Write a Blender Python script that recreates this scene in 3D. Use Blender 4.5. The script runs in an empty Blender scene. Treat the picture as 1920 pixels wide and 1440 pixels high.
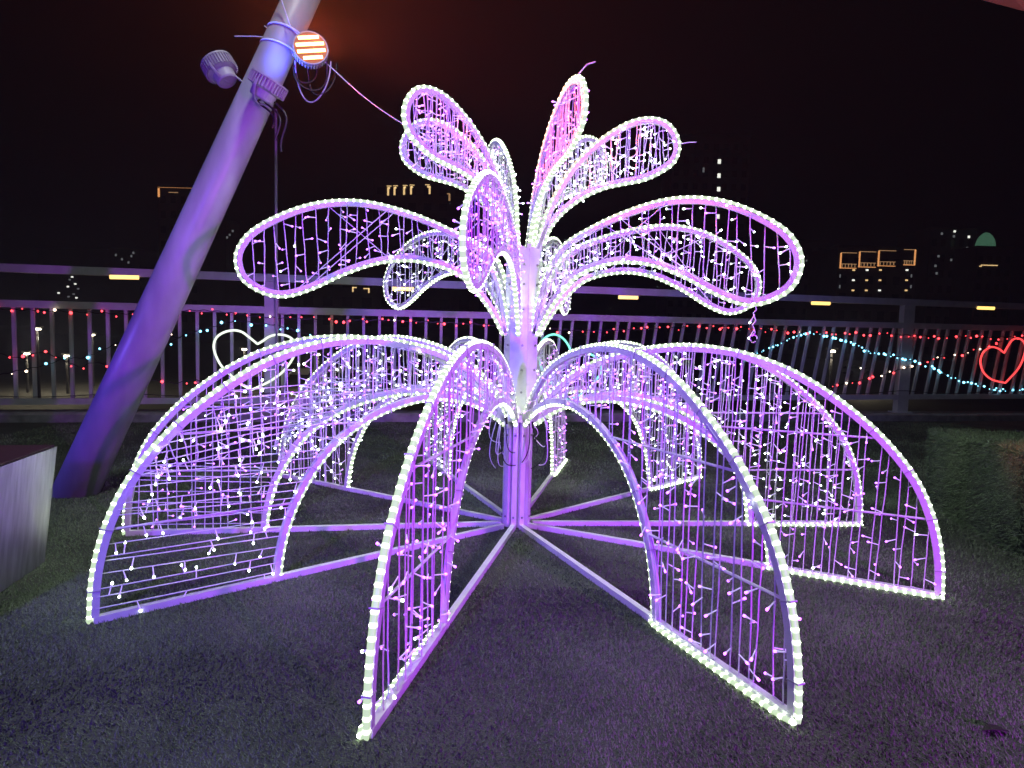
import bpy, math, random
import numpy as np
from mathutils import Vector, Matrix

random.seed(7)
rng = np.random.default_rng(7)
S = bpy.context.scene
COL = S.collection
PI = math.pi

# ------------------------------------------------------------------ camera
F_PX, YAW, PITCH, ROLL, CAM_H, CAM_D = 1230.5, -0.0117, -0.0772, 0.0260, 1.4462, 4.8576
_cy, _sy = math.cos(YAW), math.sin(YAW)
FWD = Vector((_sy * math.cos(PITCH), _cy * math.cos(PITCH), math.sin(PITCH)))
_r0 = Vector((_cy, -_sy, 0.0))
_u0 = _r0.cross(FWD)
RIGHT = _r0 * math.cos(ROLL) + _u0 * math.sin(ROLL)
UP = _u0 * math.cos(ROLL) - _r0 * math.sin(ROLL)
CAM = Vector((0.0, -CAM_D, CAM_H))
cam_data = bpy.data.cameras.new("camera")
cam = bpy.data.objects.new("camera", cam_data)
COL.objects.link(cam)
cam.matrix_world = Matrix(((RIGHT.x, UP.x, -FWD.x, CAM.x), (RIGHT.y, UP.y, -FWD.y, CAM.y),
                           (RIGHT.z, UP.z, -FWD.z, CAM.z), (0, 0, 0, 1)))
cam_data.sensor_width = 36.0
cam_data.lens = F_PX / 1920.0 * 36.0
cam_data.clip_start = 0.05
cam_data.clip_end = 2000.0
S.camera = cam


def ray(px, py):                       # direction through a photograph pixel (1920 x 1440)
    return FWD + RIGHT * ((px - 960.0) / F_PX) - UP * ((py - 720.0) / F_PX)


def at_depth(px, py, d):
    return CAM + ray(px, py) * d


def on_z(px, py, z=0.0):
    d = ray(px, py)
    return CAM + d * ((z - CAM.z) / d.z)


def on_plane(px, py, p0, n):
    d = ray(px, py)
    return CAM + d * ((p0 - CAM).dot(n) / d.dot(n))


# ------------------------------------------------------------------ world, lamps, exposure
W = bpy.data.worlds.new("World")
S.world = W
W.use_nodes = True
wn = W.node_tree
bg = wn.nodes["Background"]
sky = wn.nodes.new("ShaderNodeTexSky")
sky.sky_type = 'NISHITA'
sky.sun_disc = False
sky.sun_elevation = math.radians(-7.0)
sky.sun_rotation = math.radians(200.0)
sky.altitude = 0.0
wn.links.new(sky.outputs[0], bg.inputs[0])
bg.inputs[1].default_value = 0.05
S.view_settings.view_transform = 'Standard'
S.view_settings.look = 'None'
S.view_settings.exposure = 0.0
S.view_settings.gamma = 1.0
S.view_settings.use_curve_mapping = False
S.cycles.use_denoising = True
S.cycles.use_light_tree = True
S.cycles.max_bounces = 6
S.cycles.diffuse_bounces = 3
S.cycles.glossy_bounces = 3
S.cycles.sample_clamp_indirect = 4.0
S.cycles.caustics_reflective = False
S.cycles.caustics_refractive = False


def spot(name, loc, target, color, power, size_deg, blend=0.6, radius=0.12):
    l = bpy.data.lights.new(name, 'SPOT')
    l.color = color
    l.energy = power
    l.spot_size = math.radians(size_deg)
    l.spot_blend = blend
    l.shadow_soft_size = radius
    o = bpy.data.objects.new(name, l)
    COL.objects.link(o)
    o.location = loc
    o.rotation_euler = (Vector(target) - Vector(loc)).to_track_quat('-Z', 'Y').to_euler()
    return o


# two colour-changing floods of the terrace, the same kind as those strapped to the leaning pole
spot("magenta_flood_beam", (4.0, -7.6, 1.5), (0.55, -0.2, 1.05), (0.50, 0.026, 1.0), 2900, 43, 0.5)
spot("violet_flood_beam", (-2.2, -8.6, 2.7), (-0.8, 0.4, 1.0), (0.17, 0.024, 1.0), 2700, 48, 1.0)
spot("overhead_fill_beam", (0.2, -2.6, 8.5), (0.2, -1.6, 0.0), (0.84, 0.92, 0.88), 1400, 125, 1.0, 0.4)  # neutral overhead fill with no fixture, added to lift the lawn


# ------------------------------------------------------------------ helpers
def tag(o, label=None, cat=None, group=None, kind=None):
    if label: o["label"] = label
    if cat: o["category"] = cat
    if group: o["group"] = group
    if kind: o["kind"] = kind
    return o


def empty(name, loc=(0, 0, 0), rz=0.0, parent=None):
    o = bpy.data.objects.new(name, None)
    o.empty_display_size = 0.1
    COL.objects.link(o)
    o.location = loc
    o.rotation_euler = (0, 0, rz)
    if parent: o.parent = parent
    return o


def link(name, mesh, parent=None, loc=None, rot=None):
    o = bpy.data.objects.new(name, mesh)
    COL.objects.link(o)
    if parent: o.parent = parent
    if loc is not None: o.location = loc
    if rot is not None: o.rotation_euler = rot
    return o


class MB:
    """collects geometry for one mesh"""
    def __init__(s):
        s.v, s.f, s.m = [], [], []

    def add(s, vs, fs, mi=0):
        b = len(s.v)
        s.v.extend([tuple(v) for v in vs])
        for f in fs:
            s.f.append(tuple(b + i for i in f))
            s.m.append(mi)

    def box(s, c, size, mi=0, rot=None):
        hx, hy, hz = size[0] / 2, size[1] / 2, size[2] / 2
        vs = [Vector((x, y, z)) for x in (-hx, hx) for y in (-hy, hy) for z in (-hz, hz)]
        if rot is not None: vs = [rot @ v for v in vs]
        c = Vector(c)
        s.add([v + c for v in vs], [(0, 1, 3, 2), (4, 6, 7, 5), (0, 4, 5, 1), (2, 3, 7, 6), (0, 2, 6, 4), (1, 5, 7, 3)], mi)

    def tube(s, pts, rad, n=6, mi=0, caps=True, ups=None, flat=None, closed=False):
        """pts: list of Vector; rad: number, list, or (a, b) half axes with ups giving the b axis; mi number or list per segment"""
        P = [Vector(p) for p in pts]
        N = len(P)
        if N < 2: return
        T = []
        for i in range(N):
            if closed: t = P[(i + 1) % N] - P[i - 1]
            else: t = P[min(i + 1, N - 1)] - P[max(i - 1, 0)]
            T.append(t.normalized() if t.length > 1e-9 else Vector((0, 0, 1)))
        u = Vector((0, 0, 1)) if abs(T[0].z) < 0.9 else Vector((1, 0, 0))
        rings = []
        b0 = len(s.v)
        for i in range(N):
            if ups is not None: u = Vector(ups)
            u = (u - T[i] * u.dot(T[i]))
            if u.length < 1e-6: u = T[i].orthogonal()
            u.normalize()
            w = T[i].cross(u)
            if isinstance(rad, (list, np.ndarray)): ra = rb = rad[i]
            elif isinstance(rad, tuple): ra, rb = rad
            else: ra = rb = rad
            if isinstance(ra, tuple): ra, rb = ra
            for k in range(n):
                a = 2 * PI * (k + (0.5 if n == 4 else 0)) / n
                q = 1.41421 if n == 4 else 1.0
                s.v.append(tuple(P[i] + w * (ra * q * math.cos(a)) + u * (rb * q * math.sin(a))))
        M = N if closed else N - 1
        for i in range(M):
            j = (i + 1) % N
            m = mi[i] if isinstance(mi, (list, np.ndarray)) else mi
            for k in range(n):
                k2 = (k + 1) % n
                s.f.append((b0 + i * n + k, b0 + i * n + k2, b0 + j * n + k2, b0 + j * n + k))
                s.m.append(m)
        if caps and not closed:
            m0 = mi[0] if isinstance(mi, (list, np.ndarray)) else mi
            s.f.append(tuple(b0 + k for k in range(n))[::-1]); s.m.append(m0)
            s.f.append(tuple(b0 + (N - 1) * n + k for k in range(n))); s.m.append(m0)

    def lathe(s, prof, n=16, mi=0, mat=None):
        """prof: list of (radius, height) along +Z; mi per segment or number"""
        b0 = len(s.v)
        for r, z in prof:
            for k in range(n):
                a = 2 * PI * k / n
                v = Vector((r * math.cos(a), r * math.sin(a), z))
                if mat is not None: v = mat @ v
                s.v.append(tuple(v))
        for i in range(len(prof) - 1):
            m = mi[i] if isinstance(mi, (list, tuple)) else mi
            for k in range(n):
                k2 = (k + 1) % n
                s.f.append((b0 + i * n + k, b0 + i * n + k2, b0 + (i + 1) * n + k2, b0 + (i + 1) * n + k))
                s.m.append(m)

    def mesh(s, name, mats, smooth=False):
        me = bpy.data.meshes.new(name)
        me.from_pydata(s.v, [], s.f)
        for m in (mats if isinstance(mats, (list, tuple)) else [mats]): me.materials.append(m)
        me.polygons.foreach_set("material_index", np.array(s.m, dtype=np.int32))
        if smooth: me.polygons.foreach_set("use_smooth", np.ones(len(s.f), dtype=bool))
        me.update()
        return me

    def build(s, name, mats, parent=None, smooth=False, loc=None, rot=None):
        return link(name, s.mesh(name, mats, smooth), parent, loc, rot)


# ------------------------------------------------------------------ materials
def new_mat(name):
    m = bpy.data.materials.new(name)
    m.use_nodes = True
    nt = m.node_tree
    return m, nt, nt.nodes["Principled BSDF"]


def pbr(name, col, rough=0.6, metal=0.0, noise=0.0, scale=30.0, bump=0.0, bscale=200.0, stretch=None, spec=0.5):
    m, nt, p = new_mat(name)
    p.inputs["Base Color"].default_value = (*col, 1)
    p.inputs["Roughness"].default_value = rough
    p.inputs["Metallic"].default_value = metal
    p.inputs["Specular IOR Level"].default_value = spec
    tc = nt.nodes.new("ShaderNodeTexCoord")
    src = tc.outputs["Object"]
    if stretch:
        mp = nt.nodes.new("ShaderNodeMapping")
        mp.inputs["Scale"].default_value = stretch
        nt.links.new(src, mp.inputs[0]); src = mp.outputs[0]
    if noise > 0:
        n = nt.nodes.new("ShaderNodeTexNoise")
        n.inputs["Scale"].default_value = scale
        n.inputs["Detail"].default_value = 6
        nt.links.new(src, n.inputs["Vector"])
        r = nt.nodes.new("ShaderNodeValToRGB")
        r.color_ramp.elements[0].position, r.color_ramp.elements[1].position = 0.3, 0.7
        r.color_ramp.elements[0].color = (*[c * (1 - noise) for c in col], 1)
        r.color_ramp.elements[1].color = (*[min(1, c * (1 + noise)) for c in col], 1)
        nt.links.new(n.outputs[0], r.inputs[0])
        nt.links.new(r.outputs[0], p.inputs["Base Color"])
    if bump > 0:
        n2 = nt.nodes.new("ShaderNodeTexNoise")
        n2.inputs["Scale"].default_value = bscale
        n2.inputs["Detail"].default_value = 4
        nt.links.new(src, n2.inputs["Vector"])
        b = nt.nodes.new("ShaderNodeBump")
        b.inputs["Strength"].default_value = bump
        b.inputs["Distance"].default_value = 0.01
        nt.links.new(n2.outputs[0], b.inputs["Height"])
        nt.links.new(b.outputs[0], p.inputs["Normal"])
    return m


def glow(name, col, strength, base=(0.5, 0.5, 0.5), sampling=None):
    m, nt, p = new_mat(name)
    p.inputs["Base Color"].default_value = (*base, 1)
    p.inputs["Roughness"].default_value = 0.4
    p.inputs["Emission Color"].default_value = (*col, 1)
    p.inputs["Emission Strength"].default_value = strength
    if sampling: m.cycles.emission_sampling = sampling
    return m


M_FRAME = pbr("white_painted_steel", (0.74, 0.74, 0.76), 0.42, 0, 0.06, 14, 0.08, 120)
M_WIRE = pbr("clear_white_cable", (0.80, 0.80, 0.82), 0.35)
M_ROPE = glow("rope_light_tube", (0.69, 0.90, 0.55), 0.85, (0.10, 0.11, 0.10))
M_LED = glow("rope_light_led", (0.85, 1.0, 0.70), 18.0, (0.2, 0.2, 0.2))
M_ROPE2 = glow("rope_light_halo", (0.80, 0.98, 0.68), 1.5, (0.12, 0.12, 0.12))
M_BULB_P = glow("violet_fairy_bulb", (0.52, 0.12, 1.0), 5.5)
M_BULB_W = glow("white_fairy_bulb", (0.82, 1.0, 0.86), 14.0)
M_BULB_CAP = glow("glowing_bulb_stem", (0.65, 0.5, 1.0), 0.45, (0.8, 0.8, 0.85), 'NONE')  # plastic stem glows itself, standing in for bulb light inside it
M_TIE = pbr("clear_cable_tie", (0.5, 0.5, 0.52), 0.3)
M_STEEL = pbr("grey_painted_steel", (0.35, 0.35, 0.38), 0.40, 0, 0.22, 5, 0.08, 60, stretch=(1, 1, 0.25))
M_RAIL = pbr("pale_railing_paint", (0.50, 0.50, 0.54), 0.5, 0, 0.12, 5, 0.06, 60)
M_BOLT = pbr("zinc_bolt", (0.35, 0.34, 0.36), 0.35, 0.9)
M_BLACK = pbr("black_rubber", (0.015, 0.015, 0.017), 0.5)
M_LAMPBODY = pbr("cast_grey_housing", (0.42, 0.42, 0.44), 0.5, 0, 0.1, 20)
M_DARK = pbr("dark_lamp_face", (0.03, 0.03, 0.035), 0.35)
M_CONC = pbr("kerb_concrete", (0.24, 0.24, 0.26), 0.85, 0, 0.3, 6, 0.5, 60)
M_ASPHALT = pbr("street_asphalt", (0.05, 0.05, 0.052), 0.85, 0, 0.25, 0.6, 0.2, 10)


# ------------------------------------------------------------------ ground of the terrace
def lawn_material(name, c1, c2):
    m, nt, p = new_mat(name)
    p.inputs["Roughness"].default_value = 0.85
    p.inputs["Specular IOR Level"].default_value = 0.25
    g = nt.nodes.new("ShaderNodeNewGeometry")
    n = nt.nodes.new("ShaderNodeTexNoise"); n.inputs["Scale"].default_value = 2.2; n.inputs["Detail"].default_value = 5
    n2 = nt.nodes.new("ShaderNodeTexNoise"); n2.inputs["Scale"].default_value = 110.0; n2.inputs["Detail"].default_value = 4
    a = nt.nodes.new("ShaderNodeMath"); a.operation = 'MULTIPLY_ADD'; a.inputs[1].default_value = 0.45
    b = nt.nodes.new("ShaderNodeMath"); b.operation = 'MULTIPLY'; b.inputs[1].default_value = 0.55
    nt.links.new(g.outputs["Position"], n.inputs["Vector"]); nt.links.new(g.outputs["Position"], n2.inputs["Vector"])
    nt.links.new(n2.outputs[0], b.inputs[0]); nt.links.new(n.outputs[0], a.inputs[0]); nt.links.new(b.outputs[0], a.inputs[2])
    r = nt.nodes.new("ShaderNodeValToRGB")
    r.color_ramp.elements[0].position, r.color_ramp.elements[1].position = 0.36, 0.64
    r.color_ramp.elements[0].color = (*c1, 1); r.color_ramp.elements[1].color = (*c2, 1)
    nt.links.new(a.outputs[0], r.inputs[0]); nt.links.new(r.outputs[0], p.inputs["Base Color"])
    bm = nt.nodes.new("ShaderNodeBump"); bm.inputs["Strength"].default_value = 0.8; bm.inputs["Distance"].default_value = 0.02
    nt.links.new(n2.outputs[0], bm.inputs["Height"]); nt.links.new(bm.outputs[0], p.inputs["Normal"])
    return m


M_LAWN = lawn_material("turf_base", (0.05, 0.058, 0.045), (0.10, 0.115, 0.085))
M_BLADE = lawn_material("turf_blade", (0.10, 0.135, 0.085), (0.20, 0.25, 0.165))

# plane of the railing, from its foot at the kerb
KA, KB = on_z(240, 792), on_z(1614, 790)
KDIR = (KB - KA).normalized()
KN = Vector((KDIR.y, -KDIR.x, 0)).normalized()        # towards the camera side
if KN.y > 0: KN = -KN
FP = KA - KN * 0.16                                      # a point on the railing plane


def kerb_pt(s, off=0.0):                                 # s metres along the kerb from KA, off towards the camera
    return KA + KDIR * s + KN * off


mb = MB()
p = [kerb_pt(-9, 0), kerb_pt(20, 0), kerb_pt(20, 17), kerb_pt(-9, 17)]
vs = [Vector((q.x, q.y, 0)) for q in p] + [Vector((q.x, q.y, -0.4)) for q in p]
mb.add(vs, [(3, 2, 1, 0), (0, 1, 5, 4), (1, 2, 6, 5), (2, 3, 7, 6), (3, 0, 4, 7), (4, 5, 6, 7)])
tag(mb.build("lawn_ground", M_LAWN), kind="structure")


def grass():
    pts = []
    # denser near the camera
    def zone(n, x0, x1, y0, y1):
        return np.stack([rng.uniform(x0, x1, n), rng.uniform(y0, y1, n)], 1)
    xy = np.concatenate([zone(150000, -2.6, 2.6, -3.9, -1.2), zone(150000, -4.2, 4.4, -2.2, 1.6), zone(110000, -6.5, 8, 0.2, 7.2)])
    kn = np.array([KN.x, KN.y]); ka = np.array([KA.x, KA.y])
    xy = xy[((xy - ka) @ kn) > 0.03]
    n = len(xy)
    d = np.hypot(xy[:, 0], xy[:, 1] + CAM_D)
    L = rng.uniform(0.007, 0.018, n) * (1 + 0.05 * d)
    wd = 0.0011 + 0.00065 * d
    az = 2.2 * np.sin(xy[:, 0] * 1.7 + 1.3 * np.sin(xy[:, 1] * 1.1)) + 1.6 * np.sin(xy[:, 1] * 2.3 + xy[:, 0]) + rng.normal(0, 1.0, n)
    lean = rng.uniform(0.10, 1.15, n)
    dx, dy, dz = np.cos(az) * np.sin(lean), np.sin(az) * np.sin(lean), np.cos(lean)
    px, py = -np.sin(az), np.cos(az)
    tw = rng.uniform(0, 2 * PI, n)
    v = np.zeros((n, 3, 3))
    v[:, 0] = np.stack([xy[:, 0] - px * wd, xy[:, 1] - py * wd, np.full(n, 0.0)], 1)
    v[:, 1] = np.stack([xy[:, 0] + px * wd, xy[:, 1] + py * wd, np.full(n, 0.0)], 1)
    v[:, 2] = np.stack([xy[:, 0] + dx * L, xy[:, 1] + dy * L, dz * L], 1)
    me = bpy.data.meshes.new("grass")
    me.vertices.add(n * 3); me.loops.add(n * 3); me.polygons.add(n)
    me.vertices.foreach_set("co", v.reshape(-1))
    me.loops.foreach_set("vertex_index", np.arange(n * 3, dtype=np.int32))
    me.polygons.foreach_set("loop_start", np.arange(0, n * 3, 3, dtype=np.int32))
    me.polygons.foreach_set("loop_total", np.full(n, 3, dtype=np.int32))
    me.materials.append(M_BLADE)
    me.update(calc_edges=True)
    return tag(link("grass", me), kind="stuff")


grass()

# street level below the terrace
mb = MB()
mb.add([(-500, 4, -3.6), (500, 4, -3.6), (500, 900, -3.6), (-500, 900, -3.6)], [(0, 1, 2, 3)])
tag(mb.build("street_ground", M_ASPHALT), kind="structure")

# kerb under the railing
mb = MB()
pr = [(0, 0), (0, 0.11), (-0.03, 0.14), (-0.42, 0.14), (-0.42, -0.4)]
s0, s1, NS = -9.0, 20.0, 40
b = []
for i in range(NS + 1):
    s = s0 + (s1 - s0) * i / NS
    for o, zz in pr:
        q = kerb_pt(s, o + (0.004 if o == 0 else 0)); b.append(Vector((q.x, q.y, zz + (0.006 * math.sin(i * 1.7) if 0 < zz else 0))))
n = len(pr)
mb.add(b, [(i * n + k, (i + 1) * n + k, (i + 1) * n + k + 1, i * n + k + 1) for i in range(NS) for k in range(n - 1)])
tag(mb.build("kerb", M_CONC), kind="structure")

# ------------------------------------------------------------------ light sculpture
def resample(pts, step):
    """smooth Catmull-Rom through pts then even spacing"""
    P = [np.array(q, float) for q in pts]
    P = [2 * P[0] - P[1]] + P + [2 * P[-1] - P[-2]]
    out = []
    for i in range(1, len(P) - 2):
        for t in np.linspace(0, 1, 12, endpoint=False):
            a, b_, c, d = P[i - 1], P[i], P[i + 1], P[i + 2]
            out.append(0.5 * (2 * b_ + (c - a) * t + (2 * a - 5 * b_ + 4 * c - d) * t * t + (3 * b_ - a - 3 * c + d) * t ** 3))
    out.append(P[-2])
    out = np.array(out)
    L = np.concatenate([[0], np.cumsum(np.linalg.norm(np.diff(out, axis=0), axis=1))])
    m = max(2, int(round(L[-1] / step)) + 1)
    s = np.linspace(0, L[-1], m)
    return np.stack([np.interp(s, L, out[:, k]) for k in range(out.shape[1])], 1)


def offset(path, d):                    # positive d: to the right of travel
    t = np.gradient(path, axis=0)
    t /= np.linalg.norm(t, axis=1, keepdims=True) + 1e-9
    return path + d * np.stack([t[:, 1], -t[:, 0]], 1)


LOW_OUT = [(0.10, 0.82), (0.165, 0.93), (0.28, 1.065), (0.456, 1.207), (0.69, 1.31), (0.93, 1.368), (1.18, 1.397), (1.42, 1.388), (1.62, 1.35),
           (1.83, 1.277), (2.01, 1.18), (2.165, 1.073), (2.30, 0.962), (2.41, 0.85), (2.50, 0.74), (2.575, 0.62), (2.635, 0.48),
           (2.675, 0.34), (2.70, 0.19), (2.71, 0.015)]
LOW_IN = [(0.10, 0.74), (0.15, 0.80), (0.327, 0.905), (0.54, 0.972), (0.75, 0.99), (0.95, 0.967), (1.14, 0.912), (1.30, 0.838), (1.43, 0.75),
          (1.54, 0.64), (1.63, 0.505), (1.69, 0.39), (1.735, 0.26), (1.765, 0.12), (1.775, 0.015)]
MID = [(0.10, 1.45), (0.125, 1.62), (0.18, 1.82), (0.26, 1.97), (0.37, 2.08), (0.57, 2.17), (0.80, 2.245), (1.05, 2.295), (1.25, 2.30), (1.45, 2.265),
       (1.64, 2.19), (1.82, 2.08), (1.91, 1.98), (1.945, 1.87), (1.91, 1.75), (1.82, 1.68), (1.71, 1.645), (1.60, 1.655), (1.45, 1.715), (1.27, 1.81),
       (1.05, 1.895), (0.84, 1.925), (0.65, 1.905), (0.48, 1.845), (0.35, 1.73), (0.23, 1.58), (0.14, 1.42)]
TOP = [(0.07, 2.05), (0.11, 2.14), (0.15, 2.27), (0.21, 2.43), (0.33, 2.63), (0.46, 2.77), (0.60, 2.875), (0.74, 2.945), (0.87, 2.965), (0.98, 2.935),
       (1.05, 2.86), (1.08, 2.76), (1.05, 2.66), (0.97, 2.595), (0.85, 2.54), (0.72, 2.515), (0.59, 2.49), (0.46, 2.44), (0.35, 2.37), (0.26, 2.29),
       (0.19, 2.19), (0.14, 2.05)]
ROPE_HI, ROPE_HO = 0.0092, 0.0145       # half thickness in the plane / across it
NODE = 0.046                            # spacing of the LEDs in the rope


def v3(path, y=0.0):
    return [Vector((q[0], y, q[1])) for q in path]


def rope_mesh(path3):
    """rope light: tube with a bright LED at every node"""
    arr = np.array([tuple(q) for q in path3])
    L = np.concatenate([[0], np.cumsum(np.linalg.norm(np.diff(arr, axis=0), axis=1))])
    nn = int(L[-1] / NODE)
    rel = [0.0, 0.28, 0.44, 0.56, 0.72]
    s = np.array([(i + r) * NODE for i in range(nn) for r in rel] + [nn * NODE])
    pts = [Vector([np.interp(x, L, arr[:, k]) for k in range(3)]) for x in s]
    seg = ([0, 1, 2, 1, 0]) * nn
    rr = []
    for i in range(nn):
        for r in rel:
            j = 1.04 if 0.3 < r < 0.7 else 0.98
            rr.append((ROPE_HI * j, ROPE_HO * j))
    rr.append((ROPE_HI, ROPE_HO))
    m = MB()
    m.tube(pts, rr, 7, seg, ups=(0, 1, 0))
    return m.mesh("rope_light", [M_ROPE, M_ROPE2, M_LED], True)


def tie_mesh(path):
    """cable ties holding the rope to the bar"""
    m = MB()
    st = max(1, int(0.33 / 0.05))
    for i in range(3, len(path) - 2, st):
        t = path[i + 1] - path[i - 1]; t = t / np.linalg.norm(t)
        R3 = Matrix.Rotation(-math.atan2(t[1], t[0]), 3, 'Y')
        m.box((path[i][0], 0, path[i][1]), (0.006, 0.036, 0.056), rot=R3)
    return m.mesh("cable_tie", M_TIE)


def bar_mesh(name, path3, hi, ho):
    m = MB()
    m.tube(path3, (hi, ho), 4, 0, ups=(0, 1, 0))
    return m.mesh(name, M_FRAME)


lo = resample(LOW_OUT, 0.02)
li = resample(LOW_IN, 0.02)
FW = 0.0165
ROPE_LOW = rope_mesh(v3(lo) + [Vector((2.70, -0.024, 0.016)), Vector((2.66, -0.034, 0.016)), Vector((1.84, -0.034, 0.016)), Vector((1.79, -0.024, 0.016))] + v3(li[::-1]))
a_o = resample(LOW_OUT, 0.05); a_i = resample(LOW_IN, 0.05)
fo = offset(a_o, FW + ROPE_HI); fi = offset(a_i, -(FW + ROPE_HI))
fo[-1, 1] = fi[-1, 1] = 0.034
ARCH_OUT = bar_mesh("outer_arch", v3(fo), FW, 0.016)
ARCH_IN = bar_mesh("inner_arch", v3(fi), FW, 0.016)
STRUT = bar_mesh("base_strut", [Vector((0.10, 0, 0.019)), Vector((2.69, 0, 0.019))], 0.0175, 0.0175)


def interp_curve(path, x):
    return float(np.interp(x, path[:, 0], path[:, 1]))


def low_out(r): return interp_curve(fo, r)


fi_m = fi[:]


def low_in(r):
    return interp_curve(fi_m, r) if r < fi[-1, 0] else 0.04


def r_of_z(path, z):                  # outer side radius at a height (part after the crest)
    k = int(np.argmax(path[:, 1]))
    return float(np.interp(-z, -path[k:, 1], path[k:, 0]))


BAR_H = (0.44, 0.88)


def cross_mesh(z):
    r1 = r_of_z(fo, z)
    r0 = r_of_z(fi, z)
    m = MB(); m.tube([Vector((r0, 0, z)), Vector((r1, 0, z + 0.01))], 0.0068, 6)
    return m.mesh("crossbar", M_FRAME)


TIES_LOW = [tie_mesh(offset(a_o, FW)), tie_mesh(offset(a_i, -FW))]
CROSS = [cross_mesh(z) for z in BAR_H]


def loop_split(prof, step):
    p = resample(prof, step)
    k = int(np.argmax(p[:, 0]))
    return p, p[:k + 1], p[k:][::-1]


def upper_set(prof):
    p = resample(prof, 0.02)
    rope = rope_mesh(v3(p))
    q = offset(resample(prof, 0.05), FW + ROPE_HI)
    fr = bar_mesh("frame", v3(q), FW - 0.002, 0.014)
    k = int(np.argmax(q[:, 0]))
    return rope, fr, q[:k + 1], q[k:][::-1]


def tilt(prof, deg, c=(0.1, 2.1)):
    a = math.radians(deg)
    out = []
    for r, z in prof:
        x, y = r - c[0], z - c[1]
        w = min(1.0, max(0.0, math.hypot(x, y) / 0.35))
        aa = a * w
        out.append((c[0] + x * math.cos(aa) - y * math.sin(aa), c[1] + x * math.sin(aa) + y * math.cos(aa)))
    return out


BULBS = []        # (petal, local point, local direction, colour)


def sag_line(a, b, k=6, sag=0.006):
    a, b = Vector(a), Vector(b)
    sd = random.uniform(-1, 1)
    out = []
    for i in range(k + 1):
        t = i / k
        q = a.lerp(b, t)
        q.y += sd * sag * math.sin(PI * t)
        q.x += random.uniform(-1, 1) * 0.003
        out.append(q)
    return out


def bulbs_on(petal, a, b, n, col, mix=0.0, horiz=False):
    a, b = Vector(a), Vector(b)
    for i in range(n):
        t = (i + random.uniform(0.15, 0.85)) / n
        q = a.lerp(b, t)
        az = random.uniform(0, 2 * PI)
        d = Vector((math.cos(az), math.sin(az) * 0.75, random.uniform(-0.75, 0.35)))
        if horiz: d = Vector((random.uniform(-0.35, 0.35), random.uniform(-0.6, 0.6), -1.0 if random.random() < 0.65 else 0.9))
        c = col if random.random() > mix else ('W' if col == 'P' else 'P')
        BULBS.append((petal, q, d.normalized(), c))


def zigzag(petal, top, bot, r0, r1, step, col, dens, mix, wires):
    """one cable laced up and down between two edges"""
    r = r0
    down = True
    line = []
    prev = None
    sl = random.uniform(-0.02, 0.02)
    while r < r1:
        y = random.choice((-1, 1)) * random.uniform(0.004, 0.017)
        zt, zb = top(r), bot(r + sl)
        if zt - zb < 0.04:
            r += step; continue
        P0, P1 = Vector((r, y, zt)), Vector((min(r1 + 0.03, max(0.1, r + sl + random.uniform(-0.025, 0.025))), y, zb))
        a, b = (P0, P1) if down else (P1, P0)
        line += sag_line(a, b)
        L = (a - b).length
        bulbs_on(petal, a, b, max(1, int(L * dens + random.random())), col, mix)
        down = not down
        r += step * random.uniform(0.55, 1.45)
    wires.append(line)


def finish_wires(petal, wires):
    m = MB()
    for w in wires:
        if len(w) > 1: m.tube(w, 0.0034, 5)
    m.build("light_string", M_WIRE, petal)


sculpture = empty("light_sculpture")
tag(sculpture, "huge palm shaped sculpture of white frames edged with rope light and laced with fairy lights", "light sculpture")

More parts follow.
